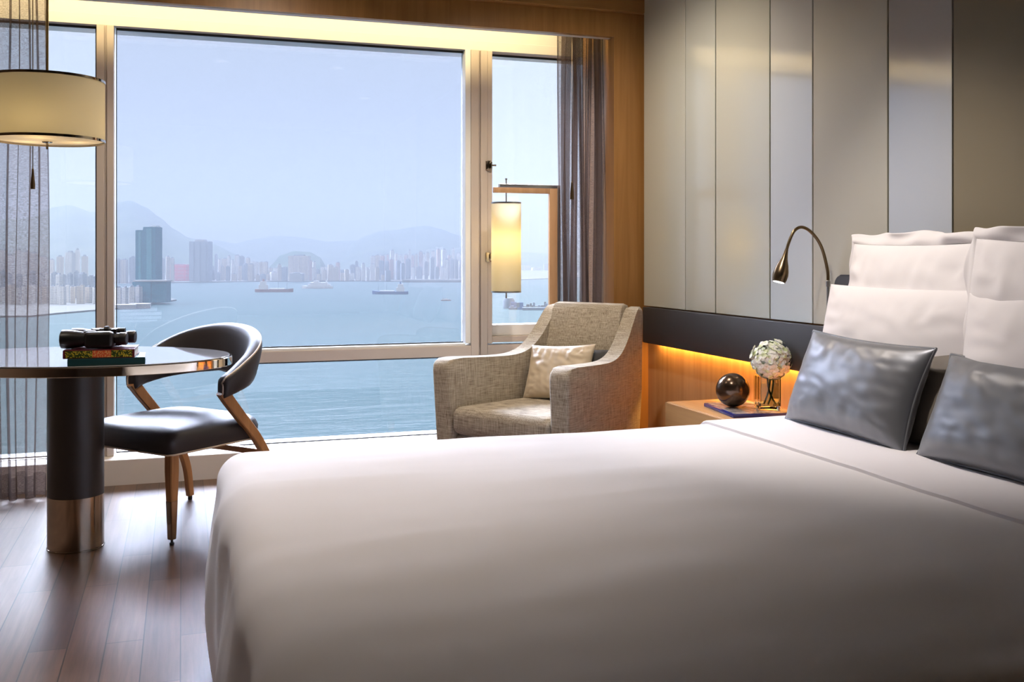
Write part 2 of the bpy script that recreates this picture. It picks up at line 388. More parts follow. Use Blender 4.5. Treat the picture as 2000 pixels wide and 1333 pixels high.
# profiled mullions and rails
f = bpy.data.objects.new('window_5', None); col.objects.link(f); f['kind'] = 'structure'; f['label'] = 'taupe metal frame of the window wall'
MB().box(-.421, -.385, YW, 5.66, .13, 2.372, .003).box(-.385, -.372, YW + .012, 5.66, .13, 2.372).box(-.372, -.338, YW, 5.66, .13, 2.372, .003).build('mullion', 'window_metal', f, smooth=False)
MB().box(1.592, 1.640, YW, 5.66, .592, 2.372, .003).box(1.640, 1.650, YW + .015, 5.66, .592, 2.372).box(1.650, 1.692, YW, 5.66, .592, 2.372, .003).build('mullion', 'window_metal', f, smooth=False)
MB().box(-.338, 1.592, YW, 5.66, .590, .652, .003).box(1.692, 2.289, YW, 5.66, .590, .652, .003).build('transom', 'window_metal', f, smooth=False)
MB().box(1.560, 1.592, YW + .01, 5.66, .665, 2.372, .002).box(-.338, 1.560, YW + .008, 5.66, .652, .665, .002).build('glazing_bead', 'white_metal', f, smooth=False, label='white glazing bead')
cs = bpy.data.objects.new('window_6', None); col.objects.link(cs); cs['kind'] = 'structure'; cs['label'] = 'opening casement sash behind the floor lamp'
MB().box(1.692, 1.722, YW + .004, 5.70, .66, 2.372, .003).box(1.722, 2.289, YW + .01, 5.70, .665, .700, .003).build('sash_frame', 'window_metal', cs, smooth=False)
MB().box(1.722, 2.289, YW + .05, 5.72, .700, .765, .003).build('sash_rail', 'white_metal', cs, smooth=False)
for z in (1.70, 1.165):
    MB().box(1.678, 1.712, YW - .012, YW + .004, z - .028, z + .028, .003).box(1.700, 1.712, YW - .03, YW - .012, z - .02, z + .02, .002).tube([(1.706, YW - .02, z), (1.735, YW - .03, z)], .005).build('latch', 'dark_chrome', cs)

# ------------------------------------------------------------------ sheer curtains
def curtain(name, label, x0, x1, yc, amp, waves, z0, z1, seed, cord):
    rr = random.Random(seed); nx = 220; nz = 36
    ph = [rr.uniform(0, 6.28) for _ in range(8)]
    P = []
    for i in range(nx + 1):
        u = i / nx; row = []
        for j in range(nz + 1):
            v = j / nz; z = z0 + (z1 - z0) * v
            flare = 1 + .35 * (1 - v) ** 2
            wv = math.sin(u * waves * 2 * PI + ph[0] + 1.4 * math.sin(5.3 * u * PI + v * .5 + ph[5]))
            y = yc + amp * flare * (wv + .35 * math.sin(u * waves * 4.3 * PI + ph[1] + v * 1.2)) * (.75 + .25 * math.sin(u * 9 + ph[2]))
            x = x0 + (x1 - x0) * u + .012 * math.sin(u * waves * 4 * PI + ph[3]) + .010 * math.sin(v * 5 + u * 12)
            zz = z + (.012 * math.sin(u * waves * 2 * PI + ph[4]) if j == 0 else 0)
            row.append((x, y, zz))
        P.append(row)
    t = thing(name, label, 'curtain', (0, 0, 0))
    b_ = MB(); b_.grid(P); b_.build('cloth', 'sheer', t, angle=180)
    b2 = MB(); b2.grid([[(p[0][0], p[0][1] - .004, p[0][2]), (p[1][0], p[1][1] - .004, p[0][2] + .11)] for p in P]); b2.build('hem', 'sheer', t, angle=180)
    for (cx_, zb) in cord:
        c = MB().tube([(cx_, yc - amp * 1.6, z1 - .05), (cx_, yc - amp * 1.6, zb + .10)], .0022, 8).lathe([(.003, .10), (.006, .09), (.005, .085), (.011, .02), (.010, .0)], (cx_, yc - amp * 1.6, zb), 16).build('draw_wand', 'bronze', t)
    return t
curtain('sheer_curtain', 'brown sheer curtain at the left end of the window behind the table', -1.30, -.615, 5.27, .036, 8, .015, 2.50, 3, [(-.675, 1.49)])
curtain('sheer_curtain', 'brown sheer curtain gathered at the right end of the window beside the oak jamb', 2.03, 2.275, 5.25, .034, 8, .015, 2.50, 11, [(2.075, 1.49)])
rl = MB().box(XL + .05, 2.27, 5.245, 5.275, 2.505, 2.53, .003).build('curtain_track', 'soffit', smooth=False); tag(rl, 'curtain track inside the pocket over the window', 'curtain track')

# ------------------------------------------------------------------ headboard wall
pb = [5.065, 4.578, 4.275, 3.80, 3.49, 3.029, 2.708, 2.20, 1.6, 1.0, .4]
pm = ['panel_a', 'panel_b', 'panel_c', 'panel_d', 'panel_e', 'panel_f', 'panel_g', 'panel_g', 'panel_e', 'panel_g']
tilt = [0.0, .6, -1.2, .9, -.8, 1.0, 0, 0, 0, 0]
plab = ['pale glass wall panel next to the oak window jamb', 'narrow pale glass wall panel, second from the oak jamb', 'pale glass wall panel, third from the oak jamb',
        'brightly reflecting glass wall panel behind the reading lamp head', 'wide greyish glass wall panel between two brightly reflecting ones', 'brightly reflecting glass wall panel above the left pillows',
        'wide brown matt wall panel at the right edge of the photo']
struct(MB().box(2.474, XW, .4, 5.065, .894, ZC).build('trim_6', 'panel_gap', smooth=False), 'dark backing showing as thin joints between the wall panels')
for i in range(7):
    ya, yb = pb[i + 1] + .004, pb[i] - .004
    t = MB().box(-.009, .009, -(yb - ya) / 2, (yb - ya) / 2, .894, ZC, .0015).build('wall_panel', pm[i], smooth=False)
    t.location = (2.464, (ya + yb) / 2, 0); t.rotation_euler = (0, 0, R(tilt[i] * .35))
    tag(t, plab[i], 'wall panel')
hb = MB().box(2.435, 2.474, 1.0, 5.04, .690, .889, .006).build('headboard_band', 'slate', smooth=True); tag(hb, 'long low charcoal padded band on the wall behind nightstand and bed', 'headboard band')
ls = MB().box(2.480, 2.494, 1.1, 5.0, .722, .730).build('led_strip', 'led_orange', smooth=False); tag(ls, 'orange light strip under the charcoal headboard band', 'light strip')
t = thing('headboard', 'dark tall upholstered headboard behind the white pillows', 'headboard', (2.405, 2.12, 0))
ol = []
for cx_, cz, a0 in ((1.09, 1.055, 0), (-1.09, 1.055, 90)):
    for k in range(7): a_ = R(a0 + 15 * k); ol.append((cx_ + .045 * math.cos(a_), cz + .045 * math.sin(a_)))
ol += [(-1.135, .05), (1.135, .05)]
MB().prism(ol, -.022, .022, 'yz', .008).build('upholstered_panel', 'slate', t)

# ------------------------------------------------------------------ bed
def drape(x0, x1, y0, y1, zt, r, drop, step, off=0., fn=None, open_head=False, bulge=.02):
    nx = int((x1 - x0 + 2 * drop) / step); P = []
    xs = []; x = x0 - drop
    xe = x1 if open_head else x1 + drop
    n1 = int((xe - x) / step); ny = int((y1 - y0 + 2 * drop) / step)
    for i in range(n1 + 1):
        px = x0 - drop + (xe - (x0 - drop)) * i / n1; row = []
        for j in range(ny + 1):
            py = y0 - drop + (y1 - y0 + 2 * drop) * j / ny
            qx = min(max(px, x0), x1); qy = min(max(py, y0), y1)
            ex, ey = px - qx, py - qy; Lh = math.hypot(ex, ey)
            if Lh < 1e-6: h = 0; dz = 0; nxv = nyv = 0
            else:
                nxv, nyv = ex / Lh, ey / Lh
                Lc = min(Lh, drop)
                if Lc < r * PI / 2: h = r * math.sin(Lc / r); dz = r * (1 - math.cos(Lc / r))
                else:
                    s_ = Lc - r * PI / 2; h = r + bulge * math.sin(min(s_ / (drop - r * PI / 2), 1) * PI * .9); dz = r + s_
            vx, vy, vz = qx + nxv * h, qy + nyv * h, zt - dz
            d = fn(vx, vy, vz, h, dz) if fn else 0
            if Lh < 1e-6: vz += d + off
            else:
                k = min(dz / r, 1); vz += (d + off) * (1 - k); vx += nxv * (d + off) * k; vy += nyv * (d + off) * k
            row.append((vx, vy, vz))
        P.append(row)
    return P
def crease(x, y, z, h, dz):
    v = .014 * noise.noise(Vector((x * 1.3, y * 2.6, z * 2))) + .009 * noise.noise(Vector((x * 2.2 + y * 1.3, y * 6.5 - x, z * 4 + 3)))
    v += .0022 * noise.noise(Vector((x * 5 + 9, y * 16, z * 9)))
    v *= 1 - .75 * min(max((x - 1.25) / .35, 0), 1)
    if dz > .02: v += .010 * noise.noise(Vector(((x + y) * 5, (x - y) * 3, z * 1.2 + 5))) * min(dz / .1, 1)
    return v
BZ = .59; BX0 = .185; BY1 = 3.055; BY0 = 1.14
bed = thing('bed', 'wide bed base and mattress under the white duvet', 'bed', (1.2, 2.1, 0))
MB().box(-.93, 1.17, -.90, .90, .06, .30, .02).build('bed_base', 'slate', bed)
MB().box(-.95, 1.17, -.92, .92, .305, .53, .04, 3).build('mattress', 'pillow_white', bed)
for sx_ in (-.8, 1.0):
    for sy_ in (-.75, .75): MB().box(sx_ - .03, sx_ + .03, sy_ - .03, sy_ + .03, 0, .06).build('leg', 'slate', bed, smooth=False)
dv = thing('duvet', 'smooth white duvet draped over the whole bed to the foot', 'duvet', (0, 0, 0))
b_ = MB(); b_.grid(drape(BX0, 2.36, BY0, BY1, BZ, .095, .55, .022, 0, crease, True)); o = b_.build('duvet_cover', 'duvet', dv, angle=180)
s = o.modifiers.new('sub', 'SUBSURF'); s.levels = 1; s.render_levels = 1
def fold_fn(x, y, z, h, dz):
    return crease(x, y, z, h, dz)
b_ = MB(); P = drape(1.722, 2.36, BY0, BY1, BZ, .095, .42, .02, .012, fold_fn, True)
P = [row for row in P if True]
# keep only the strip that starts at the fold line
keep = []
for row in P:
    if row[len(row) // 2][0] >= 1.7215 : keep.append(row)
lead = [(x - .004, y, z - .003) for x, y, z in keep[0]]
lead2 = [(x - .0035, y, z - .014) for x, y, z in keep[0]]
b_.grid([lead2, lead] + keep); o = b_.build('folded_sheet', 'pillow_white', dv, angle=50)

# ------------------------------------------------------------------ pillows and cushions
def pillow_mesh(w, h, t, n=44, pinch=.05, flange=0., seed=0, wr=.010, corner=.0, sag=0., pw=.55):
    b_ = MB(); b = b_.b; sd = Vector((seed * 7.3, seed * 3.1, seed))
    def pt(a, c, side):
        x = w / 2 * a * (1 - pinch * (1 - c * c) * abs(a) ** 2); z = h / 2 * c * (1 - pinch * (1 - a * a) * abs(c) ** 2)
        th = t / 2 * max(0, (1 - abs(a) ** 3.2) * (1 - abs(c) ** 3.2)) ** pw
        th *= 1 + .10 * (-c) * 1.0 + .08 * noise.noise(sd + Vector((a * 1.5, c * 1.5, side)))
        edge = max(abs(a), abs(c)); k = math.sin(PI * min(1, max(0, (edge - .2) / .8))) if edge > .2 else 0
        # gathers radiating from the seams
        if abs(c) >= abs(a): wv = noise.noise(sd + Vector((a * 8.5, c * .8, side * 2)))
        else: wv = noise.noise(sd + Vector((a * .8 + 5, c * 6.5, side * 2)))
        wv2 = noise.noise(sd + Vector(((a + c) * 3, (a - c) * 5.5, side + 9)))
        th += (wr * wv * k + wr * .7 * wv2 * (1 - edge ** 4)) * (1 if th > 0 else 0)
        z -= sag * math.cos(a * PI / 2) * max(c, 0)
        y = side * th
        return Vector((x, y, z))
    g = {}
    for side in (1, -1):
        for i in range(n + 1):
            for j in range(n + 1):
                a = math.sin((i / n * 2 - 1) * PI / 2 * .92) / math.sin(PI / 2 * .92); c = math.sin((j / n * 2 - 1) * PI / 2 * .92) / math.sin(PI / 2 * .92)
                if side == -1 and (i in (0, n) or j in (0, n)): g[(side, i, j)] = g[(1, i, j)]
                else: g[(side, i, j)] = b.verts.new(pt(a, c, side))
        for i in range(n):
            for j in range(n):
                q = [g[(side, i, j)], g[(side, i + 1, j)], g[(side, i + 1, j + 1)], g[(side, i, j + 1)]]
                b.faces.new(q if side == -1 else q[::-1])
    seam = [g[(1, i, 0)].co.copy() for i in range(n)] + [g[(1, n, j)].co.copy() for j in range(n)] + [g[(1, n - i, n)].co.copy() for i in range(n)] + [g[(1, 0, n - j)].co.copy() for j in range(n)]
    if flange:
        c0 = Vector((0, 0, 0)); rows = []
        for k in range(5):
            row = []
            for q, p in enumerate(seam):
                d = Vector((p.x / (w / 2), 0, p.z / (h / 2))); d = Vector((d.x ** 3, 0, d.z ** 3)); d.normalize()
                wv = noise.noise(sd + Vector((p.x * 9, k * .2, p.z * 9)))
                row.append(p + d * flange * k / 4 + Vector((.010 * wv * k / 4, .050 * wv * k / 4 + (.006 if k else 0) - .010 * (k / 4) ** 2, .014 * noise.noise(sd + Vector((p.x * 12, 5, p.z * 12))) * k / 4)))
            rows.append(row)
        rows2 = [[p + Vector((0, -.008, 0)) for p in row] for row in reversed(rows)]
        b_.loft(rows + rows2, closed=True, cap=False)
    return b_, seam
def place_pillow(name, label, cat, matn, w, h, t, base, yaw, lean, roll=0, group=None, piping=None, **k):
    """base = bottom-centre; local +x runs along the bed head, +y is the front face direction before yaw"""
    th = thing(name, label, cat, base, 0, group)
    mb, seam = pillow_mesh(w, h, t, **k)
    M = Matrix.Rotation(yaw, 4, 'Z') @ Matrix.Rotation(lean, 4, 'X') @ Matrix.Rotation(roll, 4, 'Y') @ Matrix.Translation((0, 0, h / 2))
    for v in mb.b.verts: v.co = M @ v.co
    o = mb.build('pillow_body' if cat == 'pillow' else 'cushion_body', matn, th, angle=180)
    s = o.modifiers.new('sub', 'SUBSURF'); s.levels = 1; s.render_levels = 1
    if piping:
        pts = [M @ p for p in seam]; pts.append(pts[0])
        MB().tube(pts, .0045, 6, cap=False).build('piping', piping, th, angle=180)
    return th
# local +y must face -X (towards the foot): yaw = +90deg -> +y -> -X, +x -> +Y
Y90 = R(90)
place_pillow('pillow', 'big white flanged pillow at the back, left of the two against the wall', 'pillow', 'pillow_white', .70, .62, .17, (2.285, 2.735, .60), Y90, R(6), 0, None, pinch=.03, flange=.045, seed=1, wr=.016)
place_pillow('pillow', 'big white flanged pillow at the back, cut by the right edge of the photo', 'pillow', 'pillow_white', .70, .615, .18, (2.20, 2.045, .60), Y90 + R(4), R(6), R(-2), None, pinch=.03, flange=.045, seed=2, wr=.018)
place_pillow('pillow', 'plain white pillow standing in front of the back left pillow, above the dark cushion', 'pillow', 'pillow_white', .74, .475, .15, (2.185, 2.73, .60), Y90, R(9), 0, None, pinch=.03, seed=3, wr=.007)
place_pillow('pillow', 'plain white pillow at right with pointed corner, above the second dark cushion', 'pillow', 'pillow_white', .74, .475, .16, (2.12, 1.975, .60), Y90, R(9), R(1), None, pinch=.05, seed=4, wr=.007)
place_pillow('cushion', 'plain taupe cushion glimpsed between the two dark satin cushions', 'cushion', 'taupe_cushion', .50, .30, .10, (2.105, 2.36, .60), Y90, R(20), 0, None, pinch=.04, seed=5, wr=.005)
place_pillow('cushion', 'shiny slate satin cushion nearest the nightstand, propped on the white pillow', 'cushion', 'slate_satin', .605, .325, .15, (2.00, 2.70, .597), Y90, R(20), R(-1), None, piping='slate_satin', pinch=.07, seed=6, wr=.005)
place_pillow('cushion', 'shiny slate satin cushion at the right edge of the photo', 'cushion', 'slate_satin', .605, .315, .15, (2.00, 2.045, .595), Y90, R(23), 0, None, piping='slate_satin', pinch=.07, seed=8, wr=.005)

# ------------------------------------------------------------------ nightstand and what stands on it
t = thing('nightstand', 'pale oak nightstand fixed to the wall between armchair and bed', 'nightstand', (2.31, 3.68, 0))
MB().box(-.19, .19, -.45, .45, .15, .50, .002).build('body', 'oak_pale_flat', t, smooth=False)
MB().box(-.1995, -.1905, -.449, .449, .17, .498, .001).build('drawer', 'oak_pale_flat', t, smooth=False)
MB().box(-.15, .19, -.40, .40, 0, .15).build('plinth', 'slate', t, smooth=False)
t = thing('book', 'large blue-edged book lying on the nightstand under the bronze ball', 'book', (2.325, 3.765, .50), R(-8))
MB().box(-.14, .14, -.165, .165, .0, .015, .002).build('cover', 'book_blue', t)
MB().box(-.128, .137, -.160, .160, .0150, .0165, .0005).build('cover_print', 'book_photo', t, smooth=False)
o = MB().lathe([(.073 * math.sin(a_ * PI / 32) + 1e-4, -.073 * math.cos(a_ * PI / 32)) for a_ in range(33)], n=48).build('bronze_ball', 'ball', angle=180)
o.location = (2.268, 3.800, .5165 + .073); tag(o, 'dark bronze ball resting on the blue book beside the vase', 'decorative ball')
vs = thing('glass_vase', 'square clear glass vase with water on the nightstand book', 'vase', (2.372, 3.695, .5167), R(-16))
MB().box(-.044, .044, -.044, .044, 0, .018, .003).build('base', 'thick_glass', vs)
w_ = MB()
for a, b2, c, d in ((-.045, -.039, -.045, .045), (.039, .045, -.045, .045), (-.039, .039, -.045, -.039), (-.039, .039, .039, .045)): w_.box(a, b2, c, d, .0182, .142)
w_.build('wall', 'vase_glass', vs, smooth=False)
MB().box(-.038, .038, -.038, .038, .0185, .115).build('water', 'vase_glass', vs, smooth=False)
fl = thing('hydrangea', 'round white and green hydrangea bloom standing in the square vase', 'flower', (2.378, 3.680, .5167), R(-16))
HC = Vector((.004, -.004, .210))
for dx, dy, ex in ((-.015, .0, -.02), (.014, -.006, .01), (.004, .014, .02)):
    MB().tube(bez((ex * -1.2, dy, .022), (dx, dy, .08), (dx, dy, .12), (dx * .6, dy * .5, .19), 8), .0042, 8).build('stem', 'stem', fl)
b_ = MB(); rr = random.Random(5)
MB().lathe([(.060 * math.sin(a_ * PI / 12) + 1e-4, .210 - .056 * math.cos(a_ * PI / 12)) for a_ in range(13)], n=20).build('core', 'petal_green', fl, angle=180)
for k in range(150):
    zc = 1 - 2 * (k + .5) / 150; ang = k * 2.39996; rad = math.sqrt(1 - zc * zc)
    n_ = Vector((rad * math.cos(ang), rad * math.sin(ang), zc)); c = HC + n_ * (.071 + rr.uniform(-.010, .013)) * (.96 if zc < -.4 else 1.05)
    tx = n_.orthogonal().normalized(); ty = n_.cross(tx); a0 = rr.uniform(0, 6.28)
    for q in range(4):
        a_ = a0 + q * PI / 2; d = tx * math.cos(a_) + ty * math.sin(a_); sd = n_.cross(d); Ls = .0195 * rr.uniform(.85, 1.2)
        pr_ = [c, c + d * Ls * .55 + sd * Ls * .55 + n_ * .003, c + d * Ls * 1.1 + sd * Ls * .3 + n_ * .001, c + d * Ls * 1.15 - sd * Ls * .3 + n_ * .004, c + d * Ls * .55 - sd * Ls * .55 + n_ * .005]
        b_.b.faces.new([b_.b.verts.new(p) for p in pr_])
o = b_.build('petals', 'petal', fl, smooth=False); o['kind'] = 'stuff'; so = o.modifiers.new('s', 'SOLIDIFY'); so.thickness = .0008

# reading lamp
t = thing('reading_lamp', 'bronze gooseneck reading lamp with drop-shaped head on the headboard band', 'lamp', (2.425, 3.345, .86))
MB().lathe([(.013, 0), (.013, .02), (.006, .025), (.006, .19), (.009, .192), (.009, .212), (.006, .215)], n=20).build('pole', 'steel', t)
pts = catmull([(0, 0, .213), (-.004, 0, .26), (-.030, 0, .345), (-.072, 0, .400), (-.118, 0, .424), (-.155, 0, .410), (-.180, 0, .365), (-.192, 0, .330)], 8)
MB().tube(pts, .0062, 12).build('gooseneck', 'bronze', t)
d = Vector((-.28, 0, -1)).normalized(); Mh = Matrix.Translation((-.190, 0, .338)) @ d.to_track_quat('Z', 'Y').to_matrix().to_4x4()
MB().lathe([(.0065, 0), (.009, .02), (.013, .04), (.022, .065), (.0285, .09), (.030, .105), (.028, .122), (.025, .132), (.022, .130)], n=28, mtx=Mh).build('lamp_head', 'bronze', t)
MB().lathe([(.001, .1335), (.022, .1335)], n=24, mtx=Mh, cap=False).build('led', 'led_white', t, label='glowing white lens')
l = bpy.data.lights.new('reading_spot', 'SPOT'); l.energy = 1.5; l.spot_size = R(90); l.spot_blend = .6; l.color = (.9, .95, 1); l.shadow_soft_size = .02
o = bpy.data.objects.new('reading_spot', l); col.objects.link(o); o.parent = t; o.matrix_local = Mh @ Matrix.Translation((0, 0, .14)) @ Matrix.Rotation(PI, 4, 'X')

# ------------------------------------------------------------------ floor lamp
t = thing('floor_lamp', 'floor lamp with tall cylinder shade hung from a wooden arm behind the armchair', 'lamp', (2.01, 5.30, 0))
MB().box(-.035, .012, -.018, .010, .02, 1.555, .002).box(-.365, -.035, -.018, .010, 1.525, 1.555, .002).build('wooden_frame', 'lamp_wood', t)
MB().box(.0125, .030, -.016, .016, .02, 1.575, .001).box(-.33, .0125, -.016, .016, 1.5565, 1.574, .001).build('metal_frame', 'steel', t)
MB().box(-.09, .05, -.13, .05, 0, .019, .003).build('base', 'steel', t)
MB().tube([(-.29, -.004, 1.60), (-.29, -.004, 1.47)], .0035, 10).lathe([(.006, 0), (.006, .008)], (-.29, -.004, 1.598), 12).build('hanging_rod', 'steel', t)
MB().lathe([(.0835, .972), (.0835, 1.468)], (-.29, -.004, 0), 48, cap=False).build('lamp_shade', 'shade_floor', t, angle=180)
for z in (.968, 1.463): MB().lathe([(.0845, 0), (.0850, 0), (.0850, .009), (.0845, .009)], (-.29, -.004, z), 48, cap=False).build('shade_ring', 'steel', t)
MB().lathe([(.0045, .935), (.0045, .97), (.02, .972), (.02, .975)], (-.29, -.004, 0), 16).build('finial', 'steel', t)
MB().tube([(.0 - .035, -.02, .83), (-.075, -.03, .822)], .003, 8).build('switch', 'steel', t)
for z, p in ((1.255, .45), (1.235, .45)):
    l = bpy.data.lights.new('bulb', 'POINT'); l.energy = p; l.color = (1, .72, .30); l.shadow_soft_size = .03
    o = bpy.data.objects.new('floor_lamp_bulb', l); col.objects.link(o); o.parent = t; o.location = (-.29, -.004, z)

# ------------------------------------------------------------------ armchair
ac = thing('armchair', 'beige tweed armchair with sloping arms by the window corner', 'armchair', (1.187, 4.874, 0), R(-57))
# local: x across (0 = window-side front corner, .80 = wall-side), y = backwards
WA, DA, TA = .84, .85, .11
def taper(mb):
    for v in mb.b.verts:
        t_ = min(max(v.co.y / .85, 0), 1.05); v.co.x = v.co.x * (1 - t_) + (.145 + v.co.x * (.57 / .84)) * t_
    return mb
side = [(0.035, .10), (0.0, .60)]
for k in range(1, 5): a_ = R(180 - 22.5 * k); side.append((.045 + .045 * math.cos(a_), .612 + .045 * math.sin(a_)))
side += [(x_, z_) for x_, z_ in catmull([(.10, .660), (.30, .652), (.44, .650), (.53, .662), (.60, .692), (.67, .752), (.73, .825), (.775, .880), (.805, .902)], 5)]
side += [(.835, .906), (.860, .890), (.868, .86), (.84, .45), (.80, .10)]
taper(MB().prism(side, 0, TA, 'yz', .018, 3)).build('arm', 'tweed', ac)
taper(MB().prism(side, WA - TA, WA, 'yz', .018, 3)).build('arm', 'tweed', ac)
bk = [(.64, .40), (.655, .45), (.70, .70), (.738, .885), (.758, .915), (.79, .922), (.83, .912), (.848, .88), (.82, .40)]
taper(MB().prism(bk, TA + .002, WA - TA - .002, 'yz', .012, 3)).build('backrest', 'tweed', ac)
taper(MB().box(TA + .003, WA - TA - .003, .01, .645, .285, .425, .045, 5)).build('seat_cushion', 'tweed', ac)
taper(MB().box(TA + .003, WA - TA - .003, .045, .80, .11, .282, .02, 3)).build('seat_base', 'tweed', ac)
for x_ in (.06, WA - .06):
    for y_ in (.08, .74): taper(MB().lathe([(.016, 0), (.024, .10)], (x_, y_, 0), 16)).build('leg', 'chair_wood', ac)
AY = ac.rotation_euler.z
def acp(x, y, z): return tuple(Matrix.Translation(ac.location) @ Matrix.Rotation(AY, 4, 'Z') @ Vector((x, y, z)))
place_pillow('cushion', 'small cream satin cushion lying against the armchair back', 'cushion', 'cream_satin', .40, .30, .11, acp(.40, .50, .428), AY + PI + R(2), R(22), R(4), None, pinch=.07, seed=12, wr=.010)
place_pillow('cushion', 'small charcoal cushion mostly hidden behind the cream one on the armchair', 'cushion', 'dark_cushion', .34, .27, .07, acp(.50, .60, .428), AY + PI, R(12), 0, None, pinch=.06, seed=14, wr=.006)

# ------------------------------------------------------------------ table
TB = thing('oval_table', 'oval table with chrome rim and thick dark column by the window', 'table', (-.407, 4.36, 0), R(-20))
def ell(a, b_, z0, z1, bev, name, matn, parent):
    n = 96; mb = MB(); rings = []
    for da, z in ((-bev, z0), (0, z0 + bev), (0, z1 - bev), (-bev, z1)):
        rings.append([((a + da) * math.cos(2 * PI * i / n), (b_ + da) * math.sin(2 * PI * i / n), z) for i in range(n)])
    mb.loft(rings); return mb.build(name, matn, parent)
ell(.622, .430, .731, .766, .002, 'rim', 'rim_chrome', TB)
m = NT('table_top').set(Base_Color=(.52, .52, .53), Roughness=.05, Coat_Weight=1., Coat_Roughness=.02, Coat_IOR=1.9, IOR=1.9); m.done('table_top')
ell(.612, .420, .7662, .770, .001, 'glass_top', 'table_top', TB)
MB().lathe([(.106, .213), (.106, .70), (.106, .731)], n=64).build('column', 'column_brown', TB)
MB().lathe([(.104, .0), (.108, .001), (.108, .006), (.1065, .007), (.1065, .2125)], n=64).build('column_foot', 'dark_chrome', TB)

# books on the table
def book(name, label, loc, rz, w, d, h, cov, print_=None):
    t = thing(name, label, 'book', loc, rz)
    MB().box(-w / 2, w / 2, -d / 2, d / 2, 0, .003, .001).box(-w / 2, w / 2, -d / 2, d / 2, h - .003, h, .001).box(-w / 2, w / 2, -d / 2, -d / 2 + .004, .003, h - .003).build('cover', cov, t, smooth=False)
    MB().box(-w / 2 + .004, w / 2 - .004, -d / 2 + .0042, d / 2 - .004, .0032, h - .0032).build('pages', 'white_paper', t, smooth=False)
    if print_: MB().box(-w / 2 + .008, w / 2 - .008, -d / 2 - .0006, -d / 2 - .0001, .003, h - .003).build('spine_print', print_, t, smooth=False)
    return t
book('book', 'teal book lying at the bottom of the stack on the oval table', (-.265, 4.035, .770), R(1), .265, .20, .026, 'book_teal')
book('book', 'book with red and yellow patterned spine lying on the teal book', (-.285, 4.035, .7962), R(-3), .245, .19, .031, 'book_maroon', 'spine_print')

# binoculars
t = thing('binoculars', 'black binoculars lying on top of the patterned book', 'binoculars', (-.292, 4.03, .8275), R(-10))
for yy, xo in ((-.043, 0), (.043, .012)):
    Mx = Matrix.Translation((-.125 + xo, yy, .036)) @ Matrix.Rotation(R(90), 4, 'Y')
    bq = MB(); bq.lathe([(.031, 0), (.0345, .002), (.0355, .02), (.034, .04), (.026, .085), (.022, .10)], n=28, mtx=Mx); bq.build('objective_barrel', 'black_rubber', t)
    MB().lathe([(.001, -.0012), (.029, -.0012)], n=24, mtx=Mx, cap=False).build('lens', 'lens', t, label='dark glass lens')
    sgn = 1 if yy > 0 else -1
    MB().box(-.042 + xo, .062 + xo, yy - .030, yy + .030, .003, .064, .014, 3).box(-.052 + xo, .0 + xo, yy - .020 - sgn * .008, yy + .020 - sgn * .008, .03, .068, .012, 3).build('prism_housing', 'black_rubber', t)
    Me = Matrix.Translation((.060 + xo, yy, .036)) @ Matrix.Rotation(R(90), 4, 'Y')
    MB().lathe([(.017, 0), (.017, .008), (.022, .010), (.022, .020), (.0235, .022), (.0235, .042), (.021, .046), (.012, .046)], n=24, mtx=Me).build('eyepiece', 'black_rubber', t)
MB().tube([(-.03, 0, .062), (.09, 0, .062)], .011, 16).box(-.02, .0, -.035, .035, .050, .072, .004).box(.045, .065, -.035, .035, .050, .072, .004).build('bridge', 'black_rubber', t)
MB().lathe([(.013, 0), (.015, .002), (.015, .014), (.013, .016)], n=20, mtx=Matrix.Translation((.015, 0, .066)) @ Matrix.Rotation(R(90), 4, 'Y')).build('focus_wheel', 'black_rubber', t)

# ------------------------------------------------------------------ dining chair
ch = thing('dining_chair', 'dark leather chair with curved back, wooden legs and cream piping at the table', 'chair', (-.04, 4.26, 0), math.atan2(.656, .755))
# local x = backwards (0 at front), y = across (0 = near side, .50 = far side)
CWd = .50
def rr_outline(x0, x1, y0, y1, rf, rb, n=6, bow=0.):
    lim = min(x1 - x0, y1 - y0) / 2 - .001; rf = min(rf, lim); rb = min(rb, lim); pts = []
    for cx_, cy_, a0, r_ in ((x1 - rb, y1 - rb, 0, rb), (x0 + rf, y1 - rf, 90, rf), (x0 + rf, y0 + rf, 180, rf), (x1 - rb, y0 + rb, 270, rb)):
        for k in range(n + 1): a_ = R(a0 + 90 * k / n); pts.append((cx_ + r_ * math.cos(a_), cy_ + r_ * math.sin(a_)))
    return pts
def seat_ring(ins, z, dome=0):
    return [(x, y, z) for x, y in rr_outline(-.03 + ins, .50 - ins, -.025 + ins, CWd + .025 - ins, .035 + ins * .3, .09, 7)]
mb = MB(); mb.loft([seat_ring(.006, .366), seat_ring(0, .372), seat_ring(-.004, .42), seat_ring(.004, .445), seat_ring(.022, .463), seat_ring(.06, .474), seat_ring(.11, .481), seat_ring(.16, .484), seat_ring(.20, .4855), seat_ring(.24, .486)])
mb.build('seat', 'leather', ch, angle=60)
rg = seat_ring(.0, .368); MB().tube(rg + [rg[0]], .004, 6, cap=False).build('seat_piping', 'piping_cream', ch, angle=180)
